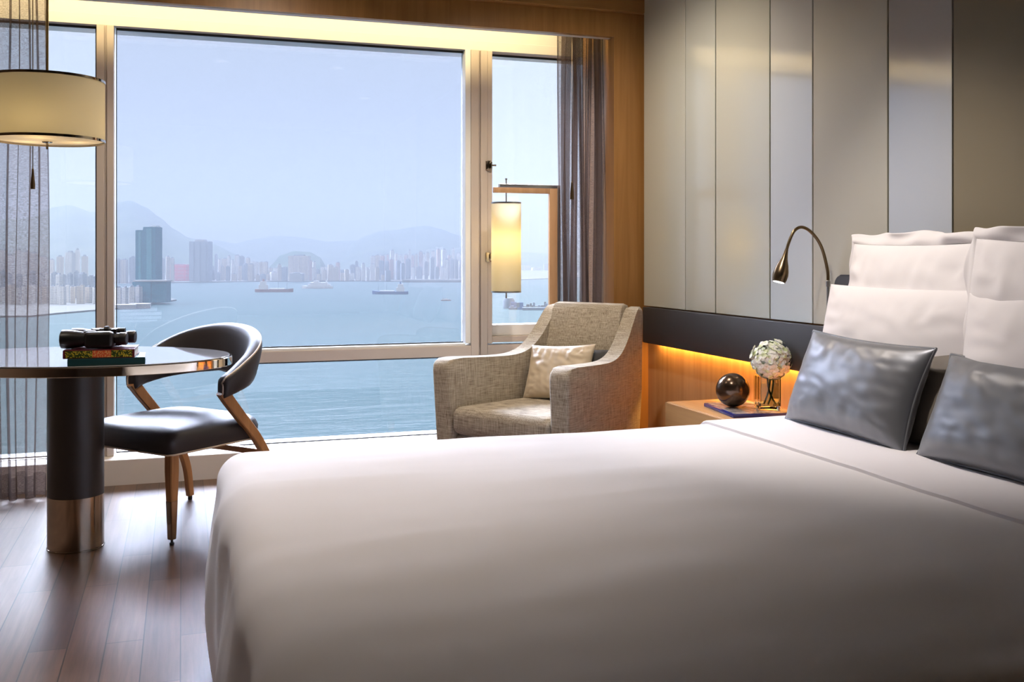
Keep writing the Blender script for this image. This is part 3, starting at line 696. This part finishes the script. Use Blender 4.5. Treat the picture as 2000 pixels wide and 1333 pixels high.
# backrest shell: near arm end -> round the back -> far arm end
def back_pt(s_):      # s in 0..1, centre line in plan, with top/bottom heights and lean
    ctl = [(.225, -.035), (.29, -.042), (.37, -.025), (.43, .03), (.475, .13), (.49, .25), (.475, .37), (.43, .47), (.37, .525), (.29, .542), (.225, .535)]
    P = catmull(ctl, 8); f = s_ * (len(P) - 1); i = min(int(f), len(P) - 2); u = f - i
    return tuple(a * (1 - u) + b2 * u for a, b2 in zip(P[i], P[i + 1]))
rings = []; pip = []; ns = 64
def prof(s_):
    c = 1 - abs(2 * s_ - 1)           # 0 at arm ends, 1 at back centre
    k = c ** .75
    k2 = k * k * (3 - 2 * k)
    top = .655 + .205 * k2; bot = .560 + .085 * (c ** .8)
    th = .034 + .004 * k
    return top, bot, th
for i in range(ns + 1):
    s_ = i / ns; x, y = back_pt(s_); x2, y2 = back_pt(min(s_ + .01, 1)); x1, y1 = back_pt(max(s_ - .01, 0))
    tx, ty = x2 - x1, y2 - y1; l_ = math.hypot(tx, ty); nx_, ny_ = ty / l_, -tx / l_     # outward
    top, bot, th = prof(s_); c = 1 - abs(2 * s_ - 1)
    endk = min(1, min(s_, 1 - s_) / .03); shrink = .55 + .45 * math.sqrt(max(0, 1 - (1 - endk) ** 2))
    mid = (top + bot) / 2; hh = (top - bot) / 2 * shrink; th *= shrink
    ring = []
    lean_ = .09 * c ** .6
    for k in range(20):
        a_ = 2 * PI * k / 20; ca, sa = math.cos(a_), math.sin(a_)
        ox = th * (abs(ca) ** .7) * (1 if ca > 0 else -1); oz = hh * (abs(sa) ** .55) * (1 if sa > 0 else -1)
        zz = mid + oz; ln = lean_ * (zz - bot) / .26
        ring.append((x + nx_ * (ox + ln), y + ny_ * (ox + ln), zz))
    rings.append(ring)
MB().loft(rings).build('backrest', 'leather', ch, angle=180)
# piping round the outer edge of the shell
for rev, nm in ((1, 'piping'),):
    pts = []
    for i in range(0, ns + 1):
        r_ = rings[i]; pts.append(tuple(a * .5 + b2 * .5 for a, b2 in zip(r_[4], r_[3])))
    low = [rings[0][k] for k in (3, 2, 1, 0, 19, 18, 17)]
    hi = [rings[-1][k] for k in (3, 2, 1, 0, 19, 18, 17)]
    off = lambda p, c_: p
    MB().tube(list(reversed(low)) + pts + hi, .0042, 6).build('piping', 'piping_cream', ch, angle=180)
# rear legs: from the arm ends down and back
def post(y, mir):
    path = [(.235, y, .60), (.27, y, .555), (.345, y, .47), (.43, y, .375), (.50, y, .27), (.545, y, .16), (.565, y, .02)]
    P = catmull(path, 5); rings = []
    for i, p in enumerate(P):
        a, b2 = Vector(P[max(i - 1, 0)]), Vector(P[min(i + 1, len(P) - 1)]); d = (b2 - a).normalized(); n_ = Vector((d.z, 0, -d.x))
        wd = .026 - .010 * i / (len(P) - 1); tk = .017 - .003 * i / (len(P) - 1); p = Vector(p)
        c_ = .004
        rings.append([tuple(p + n_ * u + Vector((0, 1, 0)) * v) for u, v in ((-wd, -tk + c_), (-wd + c_, -tk), (wd - c_, -tk), (wd, -tk + c_), (wd, tk - c_), (wd - c_, tk), (-wd + c_, tk), (-wd, tk - c_))])
    lg = MB().loft(rings).build('leg', 'chair_wood', ch)
    MB().lathe([(.010, 0), (.011, .012), (.008, .02)], (.565, y, 0), 14).build('glide', 'black_rubber', lg)
post(-.035, 0); post(.535, 1)
for y in (.0, CWd):
    mb = MB(); rings = []
    for z, w_ in ((.365, .0215), (.30, .0215), (.18, .0175)):
        rings.append([(u * w_, y + v * w_, z) for u, v in ((-1, -.8), (-.8, -1), (.8, -1), (1, -.8), (1, .8), (.8, 1), (-.8, 1), (-1, .8))])
    lg = mb.loft(rings).build('leg', 'chair_wood', ch)
    mb = MB(); rings = []
    for z, w_ in ((.1795, .0180), (.175, .0180), (.03, .0135), (.024, .0125)):
        rings.append([(u * w_, y + v * w_, z) for u, v in ((-1, -.8), (-.8, -1), (.8, -1), (1, -.8), (1, .8), (.8, 1), (-.8, 1), (-1, .8))])
    mb.loft(rings).build('ferrule', 'dark_chrome', lg, label='dark metal foot sleeve')
    MB().lathe([(.009, 0), (.010, .010), (.005, .013), (.005, .024)], (0, y, 0), 14).build('glide', 'black_rubber', lg)
MB().box(.468, .500, -.018, .518, .285, .312, .004).build('stretcher', 'chair_wood', ch)

# ------------------------------------------------------------------ pendant lamp
t = thing('pendant_lamp', 'cream drum pendant lamp with metal rings hanging over the oval table', 'lamp', (-.515, 4.385, 0))
MB().lathe([(.215, 1.640), (.215, 1.874)], n=72, cap=False).build('lamp_shade', 'shade_pendant', t, angle=180)
for z in (1.632, 1.872): MB().lathe([(.2155, 0), (.2175, 0), (.2175, .010), (.2155, .010)], (0, 0, z), 72, cap=False).build('shade_ring', 'dark_chrome', t)
MB().lathe([(.001, 1.634), (.10, 1.634), (.205, 1.639), (.2145, 1.643)], n=64, cap=False).build('diffuser', 'diffuser', t, angle=180)
MB().lathe([(.0045, 1.600), (.0045, 1.624), (.018, 1.627), (.020, 1.630)], n=16).build('finial', 'dark_chrome', t)
MB().tube([(0, 0, ZC), (0, 0, 1.86)], .005, 10).lathe([(.06, ZC - .02), (.06, ZC)], n=24).build('rod', 'brass', t)
for k in range(3):
    a_ = R(20 + 120 * k); l = bpy.data.lights.new('bulb', 'POINT'); l.energy = .45; l.color = (1, .74, .36); l.shadow_soft_size = .03
    o = bpy.data.objects.new('pendant_bulb', l); col.objects.link(o); o.parent = t; o.location = (.11 * math.cos(a_), .11 * math.sin(a_), 1.70)

# out-of-view ceiling fixtures added to go with the fill spots
FILL_SPOTS = (((1.25, 2.75), 'added round fill light in the unseen ceiling over the pillows'), ((1.75, 1.2), 'added round fill light in the unseen ceiling over the near side of the bed'), ((.3, 2.75), 'added round fill light in the unseen ceiling over the bed foot'), ((-1.2, 3.2), 'added round fill light in the unseen ceiling near the left wall'),
      ((.4, 4.1), 'added round fill light in the unseen ceiling between the table and the armchair'), ((1.6, 4.1), 'added round fill light in the unseen ceiling in front of the armchair'))
for (x, y), lb in FILL_SPOTS:
    t = thing('added_fill_spot', lb, 'added fill light', (x, y, ZC))
    MB().lathe([(.045, -.008), (.055, -.010), (.058, -.002), (.058, 0)], n=32, cap=False).build('trim_ring', 'white_metal', t)
    MB().lathe([(.001, -.004), (.044, -.004)], n=32, cap=False).build('lens', 'fill_lens_glow', t)

# ================================================================== the harbour outside
WZ = -100.0     # water level below the room floor
def G(u, dist, z=None, v=None):
    l_ = (u - CX) / F * dist
    x, y = dist * SN + l_ * CS, dist * CS - l_ * SN
    if z is None: z = CAMZ + (HY - v) / F * dist
    return Vector((x, y, z))
def dist_of(v, z=WZ): return (CAMZ - z) * F / (v - HY)

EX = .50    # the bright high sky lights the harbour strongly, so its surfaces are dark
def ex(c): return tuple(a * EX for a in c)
m = NT('water'); m.t.nodes.remove(m.p)
df = m.n('ShaderNodeBsdfDiffuse'); gl = m.n('ShaderNodeBsdfGlossy'); gl.inputs['Roughness'].default_value = .25
n1 = m.noise(m.coord((.02, .05, 1)), 1, 5, .65); bp = m.n('ShaderNodeBump'); bp.inputs['Strength'].default_value = .3; bp.inputs['Distance'].default_value = 5; m.l(n1, bp.inputs['Height']); m.l(bp.outputs[0], gl.inputs['Normal']); m.l(bp.outputs[0], df.inputs['Normal'])
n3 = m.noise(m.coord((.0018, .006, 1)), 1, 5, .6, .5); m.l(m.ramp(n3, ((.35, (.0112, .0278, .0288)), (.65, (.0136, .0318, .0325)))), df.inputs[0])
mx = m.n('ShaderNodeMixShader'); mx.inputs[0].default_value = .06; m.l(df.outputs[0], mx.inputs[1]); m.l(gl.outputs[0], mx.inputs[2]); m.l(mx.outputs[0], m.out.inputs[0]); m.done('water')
def haze_city(key, c, c2, sx_, sz, mortar=.35):
    c = ex(c); c2 = ex(c2)
    m = NT(key); b = m.n('ShaderNodeTexBrick'); b.offset = 0
    v = m.n('ShaderNodeTexCoord'); sp = m.n('ShaderNodeSeparateXYZ'); m.l(v.outputs['Object'], sp.inputs[0])
    ad = m.n('ShaderNodeMath', operation='ADD'); m.l(sp.outputs[0], ad.inputs[0]); m.l(sp.outputs[1], ad.inputs[1])
    cb = m.n('ShaderNodeCombineXYZ'); m.l(ad.outputs[0], cb.inputs[0]); m.l(sp.outputs[2], cb.inputs[1]); m.l(cb.outputs[0], b.inputs[0])
    b.inputs['Scale'].default_value = 1; b.inputs['Brick Width'].default_value = sx_; b.inputs['Row Height'].default_value = sz; b.inputs['Mortar Size'].default_value = mortar * min(sx_, sz)
    b.inputs['Color1'].default_value = (*c2, 1); b.inputs['Color2'].default_value = tuple(a * 1.25 for a in c2) + (1,); b.inputs['Mortar'].default_value = (*c, 1)
    m.l(b.outputs[0], m.p.inputs['Base Color']); m.set(Roughness=.8, Specular_IOR_Level=.05); return m.done(key)
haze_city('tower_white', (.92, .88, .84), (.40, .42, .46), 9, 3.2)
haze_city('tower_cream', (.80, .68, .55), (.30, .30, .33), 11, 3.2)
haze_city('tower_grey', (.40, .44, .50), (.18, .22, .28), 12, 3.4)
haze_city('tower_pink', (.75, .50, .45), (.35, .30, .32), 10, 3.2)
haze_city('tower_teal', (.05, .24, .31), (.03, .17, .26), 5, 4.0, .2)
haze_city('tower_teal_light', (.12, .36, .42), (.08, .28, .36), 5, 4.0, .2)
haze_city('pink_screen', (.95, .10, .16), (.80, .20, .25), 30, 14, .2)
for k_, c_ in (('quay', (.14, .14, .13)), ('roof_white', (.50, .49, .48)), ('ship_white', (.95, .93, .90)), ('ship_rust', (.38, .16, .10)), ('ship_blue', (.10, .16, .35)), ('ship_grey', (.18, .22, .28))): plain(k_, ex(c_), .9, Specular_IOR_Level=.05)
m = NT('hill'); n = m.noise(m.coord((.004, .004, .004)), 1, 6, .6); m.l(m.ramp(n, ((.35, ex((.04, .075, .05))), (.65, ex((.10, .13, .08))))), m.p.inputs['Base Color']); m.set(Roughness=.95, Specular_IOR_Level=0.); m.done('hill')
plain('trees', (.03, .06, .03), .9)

a, b2, c, d = G(-1500, 18000, WZ), G(3500, 18000, WZ), G(6000, 90, WZ), G(-6000, 90, WZ)
mb = MB(); mb.b.faces.new([mb.b.verts.new(p) for p in ((-16000, 40, WZ), (16000, 40, WZ), (16000, 24000, WZ), (-16000, 24000, WZ))])
o = mb.build('harbour_water', 'water', smooth=False); tag(o, 'blue-green harbour water spreading beyond the window', 'water'); o['kind'] = 'stuff'
def land(name, label, pts, h=3):
    mb = MB(); mb.prism([(p.x, p.y) for p in pts], WZ - 5, WZ + h, 'xy'); o = mb.build(name, 'quay', smooth=False); return tag(o, label, 'shore')
land('shore', 'near left shore carrying white housing blocks and the teal tower', [G(-900, 1500, 0), G(60, dist_of(620), 0), G(120, dist_of(614), 0), G(190, dist_of(608), 0), G(255, dist_of(603), 0), G(300, dist_of(594), 0), G(345, dist_of(588), 0), G(330, dist_of(583), 0), G(285, dist_of(572), 0), G(0, dist_of(560), 0), G(-900, dist_of(560), 0)])
land('shore', 'long far shore under the hazy skyline', [G(-900, dist_of(556), 0), G(80, dist_of(555), 0), G(330, dist_of(553), 0), G(500, dist_of(551), 0), G(700, dist_of(550), 0), G(930, dist_of(551), 0), G(1300, dist_of(536), 0), G(1400, 12000, 0), G(-900, 12000, 0)])
def hill(label, pts, dist, depth, seed, rough=.06):
    mb = MB(); P = []; us = [p[0] for p in pts]; n = 120; nd_ = 14
    for i in range(n + 1):
        u = us[0] + (us[-1] - us[0]) * i / n; k = max(j for j in range(len(pts) - 1) if pts[j][0] <= u or j == 0); t_ = (u - pts[k][0]) / (pts[k + 1][0] - pts[k][0]); t_ = min(max(t_, 0), 1); t_ = t_ * t_ * (3 - 2 * t_) * .5 + t_ * .5
        v = pts[k][1] * (1 - t_) + pts[k + 1][1] * t_; hz = CAMZ + (HY - v) / F * dist - WZ; row = []
        for j in range(nd_ + 1):
            q = j / nd_ * 2 - 1; dd = dist + q * depth; fall = max(0, 1 - abs(q)) ** .8
            nz_ = noise.fractal(Vector((u * .012 + seed, q * 1.5, seed)), .9, 2.1, 5)
            p = G(u, dd, 0); row.append((p.x, p.y, WZ - 2 + hz * fall * (1 + rough * nz_ * (1 if q < -.05 else .4)) + hz * rough * .25 * nz_ * (1 - fall)))
        P.append(row)
    mb.grid(P); o = mb.build('mountain', 'hill', angle=180); return tag(o, label, 'mountain')
hill('pointed hazy mountain peak behind the teal tower', [(-400, 430), (-100, 440), (60, 425), (105, 404), (135, 400), (180, 414), (205, 408), (232, 396), (255, 392), (285, 404), (312, 424), (340, 448), (370, 465), (410, 474), (470, 500), (500, 540)], 7000, 1800, 1.3, .03)
hill('rounded hazy hill at the right of the skyline', [(640, 545), (665, 500), (690, 474), (715, 460), (745, 451), (775, 449), (805, 443), (832, 441), (862, 448), (890, 458), (915, 468), (960, 484), (1010, 492), (1080, 495), (1200, 497), (1400, 505)], 9000, 2000, 4.1, .02)
hill('long low ridge in the middle of the skyline', [(330, 500), (380, 472), (420, 469), (460, 476), (490, 468), (540, 461), (590, 464), (640, 472), (690, 470), (740, 474), (800, 490)], 9600, 1800, 7.7, .02)
hill('low dark rounded hill among the far towers', [(515, 545), (532, 515), (548, 498), (575, 490), (605, 492), (625, 502), (640, 525), (648, 548)], 5600, 500, 9.2, .03)

bsm = {}
def tower_mesh(matn):
    """unit tower (1 x 1 x 1, base at 0) as body with a roof block; real sizes come from scale"""
    if matn in bsm: return bsm[matn]
def building(u0, u1, vt, dist, matn, label, group=None, depth=None, step=None, rz=None, cat='building', name='tower_block', split=True, cap=None):
    w = (u1 - u0) / F * dist; p = G((u0 + u1) / 2, dist, WZ + 3); h = CAMZ + (HY - vt) / F * dist - (WZ + 3); dp = depth or w * rnd.uniform(.7, 1.1)
    ang = -YAW + (rnd.uniform(-.5, .5) if rz is None else rz)
    if rz is None: w *= .86; dp *= .8
    t = thing(name, label, cat, p, ang, group)
    mb = MB(); mb.box(-w / 2, w / 2, -dp / 2, dp / 2, 0, h)
    if step: mb.box(-w / 2 - step[0] * 0, 0, -dp / 2 - .5, -dp / 2 + dp * .4, 0, h * step[1])
    if split:   # shaft fins give a broken façade line
        for k in (-.32, 0, .32): mb.box(w * k - w * .08, w * k + w * .08, -dp / 2 - w * .06, -dp / 2 + 1, 0, h * .985)
    mb.build('facade', matn, t, smooth=False)
    MB().box(-w * .25, w * .25, -dp * .25, dp * .25, h, h + max(3, h * .05)).build('roof_block', cap or 'tower_grey', t, smooth=False)
    return t
# distinctive ones
TT = dist_of(592)
t = thing('glass_tower', 'tall teal glass tower standing alone at the water on the left', 'tower', G(290, TT, WZ + 3), -YAW)
kk = TT / F
def th_(v): return CAMZ + (HY - v) * kk - WZ - 3
MB().box(-20 * kk, -3 * kk, -16, 20, 0, th_(450)).box(-4 * kk, 20 * kk, -20, 22, 0, th_(444)).build('facade', 'tower_teal', t, smooth=False)
MB().box(3 * kk, 13 * kk, -21.5, -20, 0, th_(447)).box(-14 * kk, -9 * kk, -17.2, -16, 0, th_(453)).build('glass_strip', 'tower_teal_light', t, smooth=False, label='lighter vertical glass strip')
MB().box(8 * kk, 18 * kk, -10, 14, th_(444), th_(441)).build('roof_block', 'ship_white', t, smooth=False)
t = thing('podium', 'teal glass podium at the foot of the tall tower', 'building', G(299, TT - 35, WZ + 3), -YAW)
pw_ = 60 / F * TT; ph_ = CAMZ + (HY - 550) / F * (TT - 35) - WZ - 3
MB().box(-pw_ / 2, pw_ / 2, -14, 14, 0, ph_).box(-pw_ / 2 - 4, pw_ * .02, -18, -12, 0, ph_ * .98).build('facade', 'tower_teal', t, smooth=False)
MB().box(-pw_ / 2 - 2, pw_ / 2 + 2, -20, 16, ph_, ph_ + 3).build('roof', 'roof_white', t, smooth=False)
building(333, 368, 517, dist_of(551) + 60, 'pink_screen', 'low pinkish-red block on the far shore right of the teal tower', rz=0, split=False)
building(374, 411, 472, dist_of(552) + 60, 'tower_grey', 'tall slab tower with pale crown on the far shore right of the pinkish block', rz=0, cap='roof_white')
building(568, 592, 534, dist_of(552) + 20, 'roof_white', 'small bright white block on the far shore under the low round hill', rz=0, split=False)
building(566, 604, 500, dist_of(551) + 200, 'tower_cream', 'cream slab tower in front of the low round hill', rz=0)
def row(u0, u1, vt0, vt1, dist, wpx, mats, label, group, jit=6, ddist=60, gap=.15):
    u = u0
    while u < u1:
        w = wpx * rnd.uniform(.7, 1.3); vt = rnd.uniform(vt0, vt1)
        building(u, u + w * (1 - gap * rnd.random()), vt, dist + rnd.uniform(-ddist, ddist), rnd.choice(mats), label, group)
        u += w * rnd.uniform(.85, 1.25)
# near left shore
row(-60, 188, 556, 562, dist_of(604) + 150, 10, ['tower_white', 'tower_white', 'tower_cream'], 'white housing block in the front row on the near left shore', 'front row of white housing blocks')
row(226, 268, 556, 562, dist_of(604) + 150, 11, ['tower_white', 'tower_white'], 'white housing block between the window mullion and the teal tower', 'white housing blocks beside the teal tower')
row(-60, 186, 530, 540, dist_of(585), 12, ['tower_white', 'tower_grey', 'tower_grey'], 'bluish white block in the second row on the left shore', 'second row of blocks on the left shore')
row(-60, 160, 488, 512, dist_of(562), 15, ['tower_white', 'tower_white', 'tower_cream'], 'tall pale tower rising behind the left shore rows', 'tall pale towers behind the left shore')
row(225, 268, 484, 515, dist_of(556), 13, ['tower_cream', 'tower_grey', 'tower_pink'], 'pale tower directly left of the teal tower', 'towers left of the teal tower')
row(312, 334, 500, 520, dist_of(552), 10, ['tower_cream', 'tower_grey'], 'pale tower between the teal tower and the pinkish block', 'towers right of the teal tower')
# far shore skyline
row(412, 540, 498, 525, dist_of(549) + 150, 9, ['tower_cream', 'tower_white', 'tower_grey', 'tower_white'], 'hazy far-shore tower left of the low round hill', 'far towers left of the round hill', ddist=200)
row(412, 560, 515, 538, dist_of(550), 11, ['tower_cream', 'tower_white', 'tower_grey'], 'low waterfront block on the far shore left of the low round hill', 'low far waterfront left', ddist=60)
row(604, 760, 498, 528, dist_of(549) + 150, 8, ['tower_cream', 'tower_white', 'tower_grey', 'tower_pink'], 'hazy far-shore tower between the low round hill and the right hill', 'far towers at the centre', ddist=200)
row(606, 760, 515, 538, dist_of(550), 10, ['tower_cream', 'tower_white', 'tower_grey'], 'low waterfront block on the far shore at the centre', 'low far waterfront centre', ddist=60)
row(740, 930, 484, 500, 5200, 8, ['tower_pink', 'tower_white', 'tower_cream', 'tower_white'], 'slim hazy tower below the rounded right hill', 'slim towers below the right hill', ddist=200)
row(740, 925, 503, 528, dist_of(549) + 100, 10, ['tower_grey', 'tower_grey', 'tower_white'], 'broad greyish far-shore block below the right hill', 'greyish far blocks below the right hill', ddist=100)
row(1010, 1130, 515, 524, dist_of(530) + 200, 16, ['tower_white', 'tower_grey'], 'faint far block seen through the narrow casement', 'faint blocks through the casement', ddist=100)
# long pier on the right
p = G(852, dist_of(552), WZ); t = thing('pier', 'long low pale pier on the water at the right of the main pane', 'pier', p, -YAW)
MB().box(-130, 165, -12, 12, 0, 12).build('deck', 'roof_white', t, smooth=False)
MB().box(-130, 165, -13, -12.2, -1, 8).build('piles', 'quay', t, smooth=False)
t = thing('ferry_pier', 'white ferry pier sheds on the near left shore beside the teal tower', 'pier', G(245, dist_of(604), WZ), -YAW + .25)
MB().box(-24, 20, -14, 12, 1, 9, .5).box(6, 44, 0, 24, 1, 10, .5).build('shed', 'roof_white', t, smooth=False)

def ship(u, v, length_px, label, hullm, kind, flip=1):
    D = dist_of(v); Ls = length_px / F * D; t = thing('ship', label, 'ship', G(u, D, WZ), -YAW + (PI if flip < 0 else 0))
    B = Ls * .09; Hh = Ls * .075; rings = []
    for k in range(13):
        x = -Ls / 2 + Ls * k / 12; q = k / 12; wd = B * (1 - max(0, (q - .78) / .22) ** 2 * .97) * (1 - max(0, (.08 - q) / .08) * .2); hz = Hh * (1 + .35 * max(0, q - .75) * 4 + .1 * max(0, .15 - q) * 6)
        rings.append([(x, -wd, hz), (x, -wd * .85, -1), (x, wd * .85, -1), (x, wd, hz)])
    MB().loft(rings).build('hull', hullm, t, smooth=False)
    sb = MB()
    if kind == 'ferry': sb.box(-Ls * .42, Ls * .30, -B * .8, B * .8, Hh, Hh * 1.9, .3).box(-Ls * .34, Ls * .22, -B * .7, B * .7, Hh * 1.9, Hh * 2.7, .3).box(-Ls * .05, Ls * .12, -B * .5, B * .5, Hh * 2.7, Hh * 3.4, .3)
    else: sb.box(-Ls * .40, -Ls * .18, -B * .8, B * .8, Hh, Hh * 2.6, .3).box(-Ls * .37, -Ls * .22, -B * .7, B * .7, Hh * 2.6, Hh * 3.8, .3).box(-Ls * .12, Ls * .28, -B * .6, B * .6, Hh, Hh * 1.35, .3)
    sb.build('superstructure', 'ship_white', t, smooth=False)
    MB().box(-Ls * .31, -Ls * .27, -B * .3, B * .3, Hh * 3.4 if kind != 'ferry' else Hh * 2.7, Hh * 4.6 if kind != 'ferry' else Hh * 3.8).build('funnel', hullm, t, smooth=False)
    MB().tube([(Ls * .1, 0, Hh), (Ls * .1, 0, Hh * 4)], .5, 6).tube([(Ls * .33, 0, Hh), (Ls * .33, 0, Hh * 3)], .5, 6).build('mast', 'ship_grey', t)
ship(536, 571, 74, 'white cargo ship with reddish hull, largest vessel left of centre', 'ship_rust', 'cargo')
ship(620, 564, 60, 'long white ferry, middle one of the three larger ships', 'ship_white', 'ferry', -1)
ship(762, 575, 70, 'white ship with blue hull, right of the other two large ships', 'ship_blue', 'cargo', -1)
ship(871, 588, 20, 'tiny pinkish boat alone near the right side of the main pane', 'ship_rust', 'ferry')
# breakwater with moored barges seen through the casement
t = thing('breakwater', 'dark breakwater with moored barges seen through the casement', 'breakwater', G(1035, dist_of(606), WZ), -YAW)
D = dist_of(606); k_ = D / F
MB().box(-42 * k_, 70 * k_, 60, 74, -1, 5).box(-15 * k_, 90 * k_, -8, 6, -1, 5).build('stone_wall', 'ship_grey', t, smooth=False)
rr = random.Random(9)
for q in range(16):
    x_ = rr.uniform(-35, 60) * k_; y_ = rr.uniform(15, 55); l_ = rr.uniform(8, 20) * k_
    MB().box(x_ - l_ / 2, x_ + l_ / 2, y_ - 5, y_ + 5, -1, 4).box(x_ - l_ / 4, x_ + l_ / 6, y_ - 3, y_ + 3, 4, 4 + rr.uniform(3, 10)).build('barge', rr.choice(['ship_grey', 'ship_blue', 'quay']), t, smooth=False)
MB().lathe([(10, -1), (12, 14), (9, 20)], (-42 * k_, 66, 0), 16).build('drum_tower', 'ship_grey', t)

# haze: real scattering volume over the harbour, starts away from the building
hm_ = NT('haze'); hm_.t.nodes.remove(hm_.p)
HZ = (.206, .224, .246)
vsn = hm_.n('ShaderNodeVolumeScatter'); vsn.inputs['Color'].default_value = (*HZ, 1); vsn.inputs['Density'].default_value = 1 / 3900; vsn.inputs['Anisotropy'].default_value = 0
van = hm_.n('ShaderNodeVolumeAbsorption'); van.inputs['Color'].default_value = (*HZ, 1); van.inputs['Density'].default_value = 1 / 3900
vad = hm_.n('ShaderNodeAddShader'); hm_.l(vsn.outputs[0], vad.inputs[0]); hm_.l(van.outputs[0], vad.inputs[1])
hm_.l(vad.outputs[0], hm_.out.inputs[1]); hm_.done('haze')
o = MB().box(-15500, 15500, 500, 23000, WZ - 8, 700).build('haze', 'haze', smooth=False); o['kind'] = 'stuff'; o['label'] = 'pale blue haze hanging over the harbour and city'; o['category'] = 'haze'
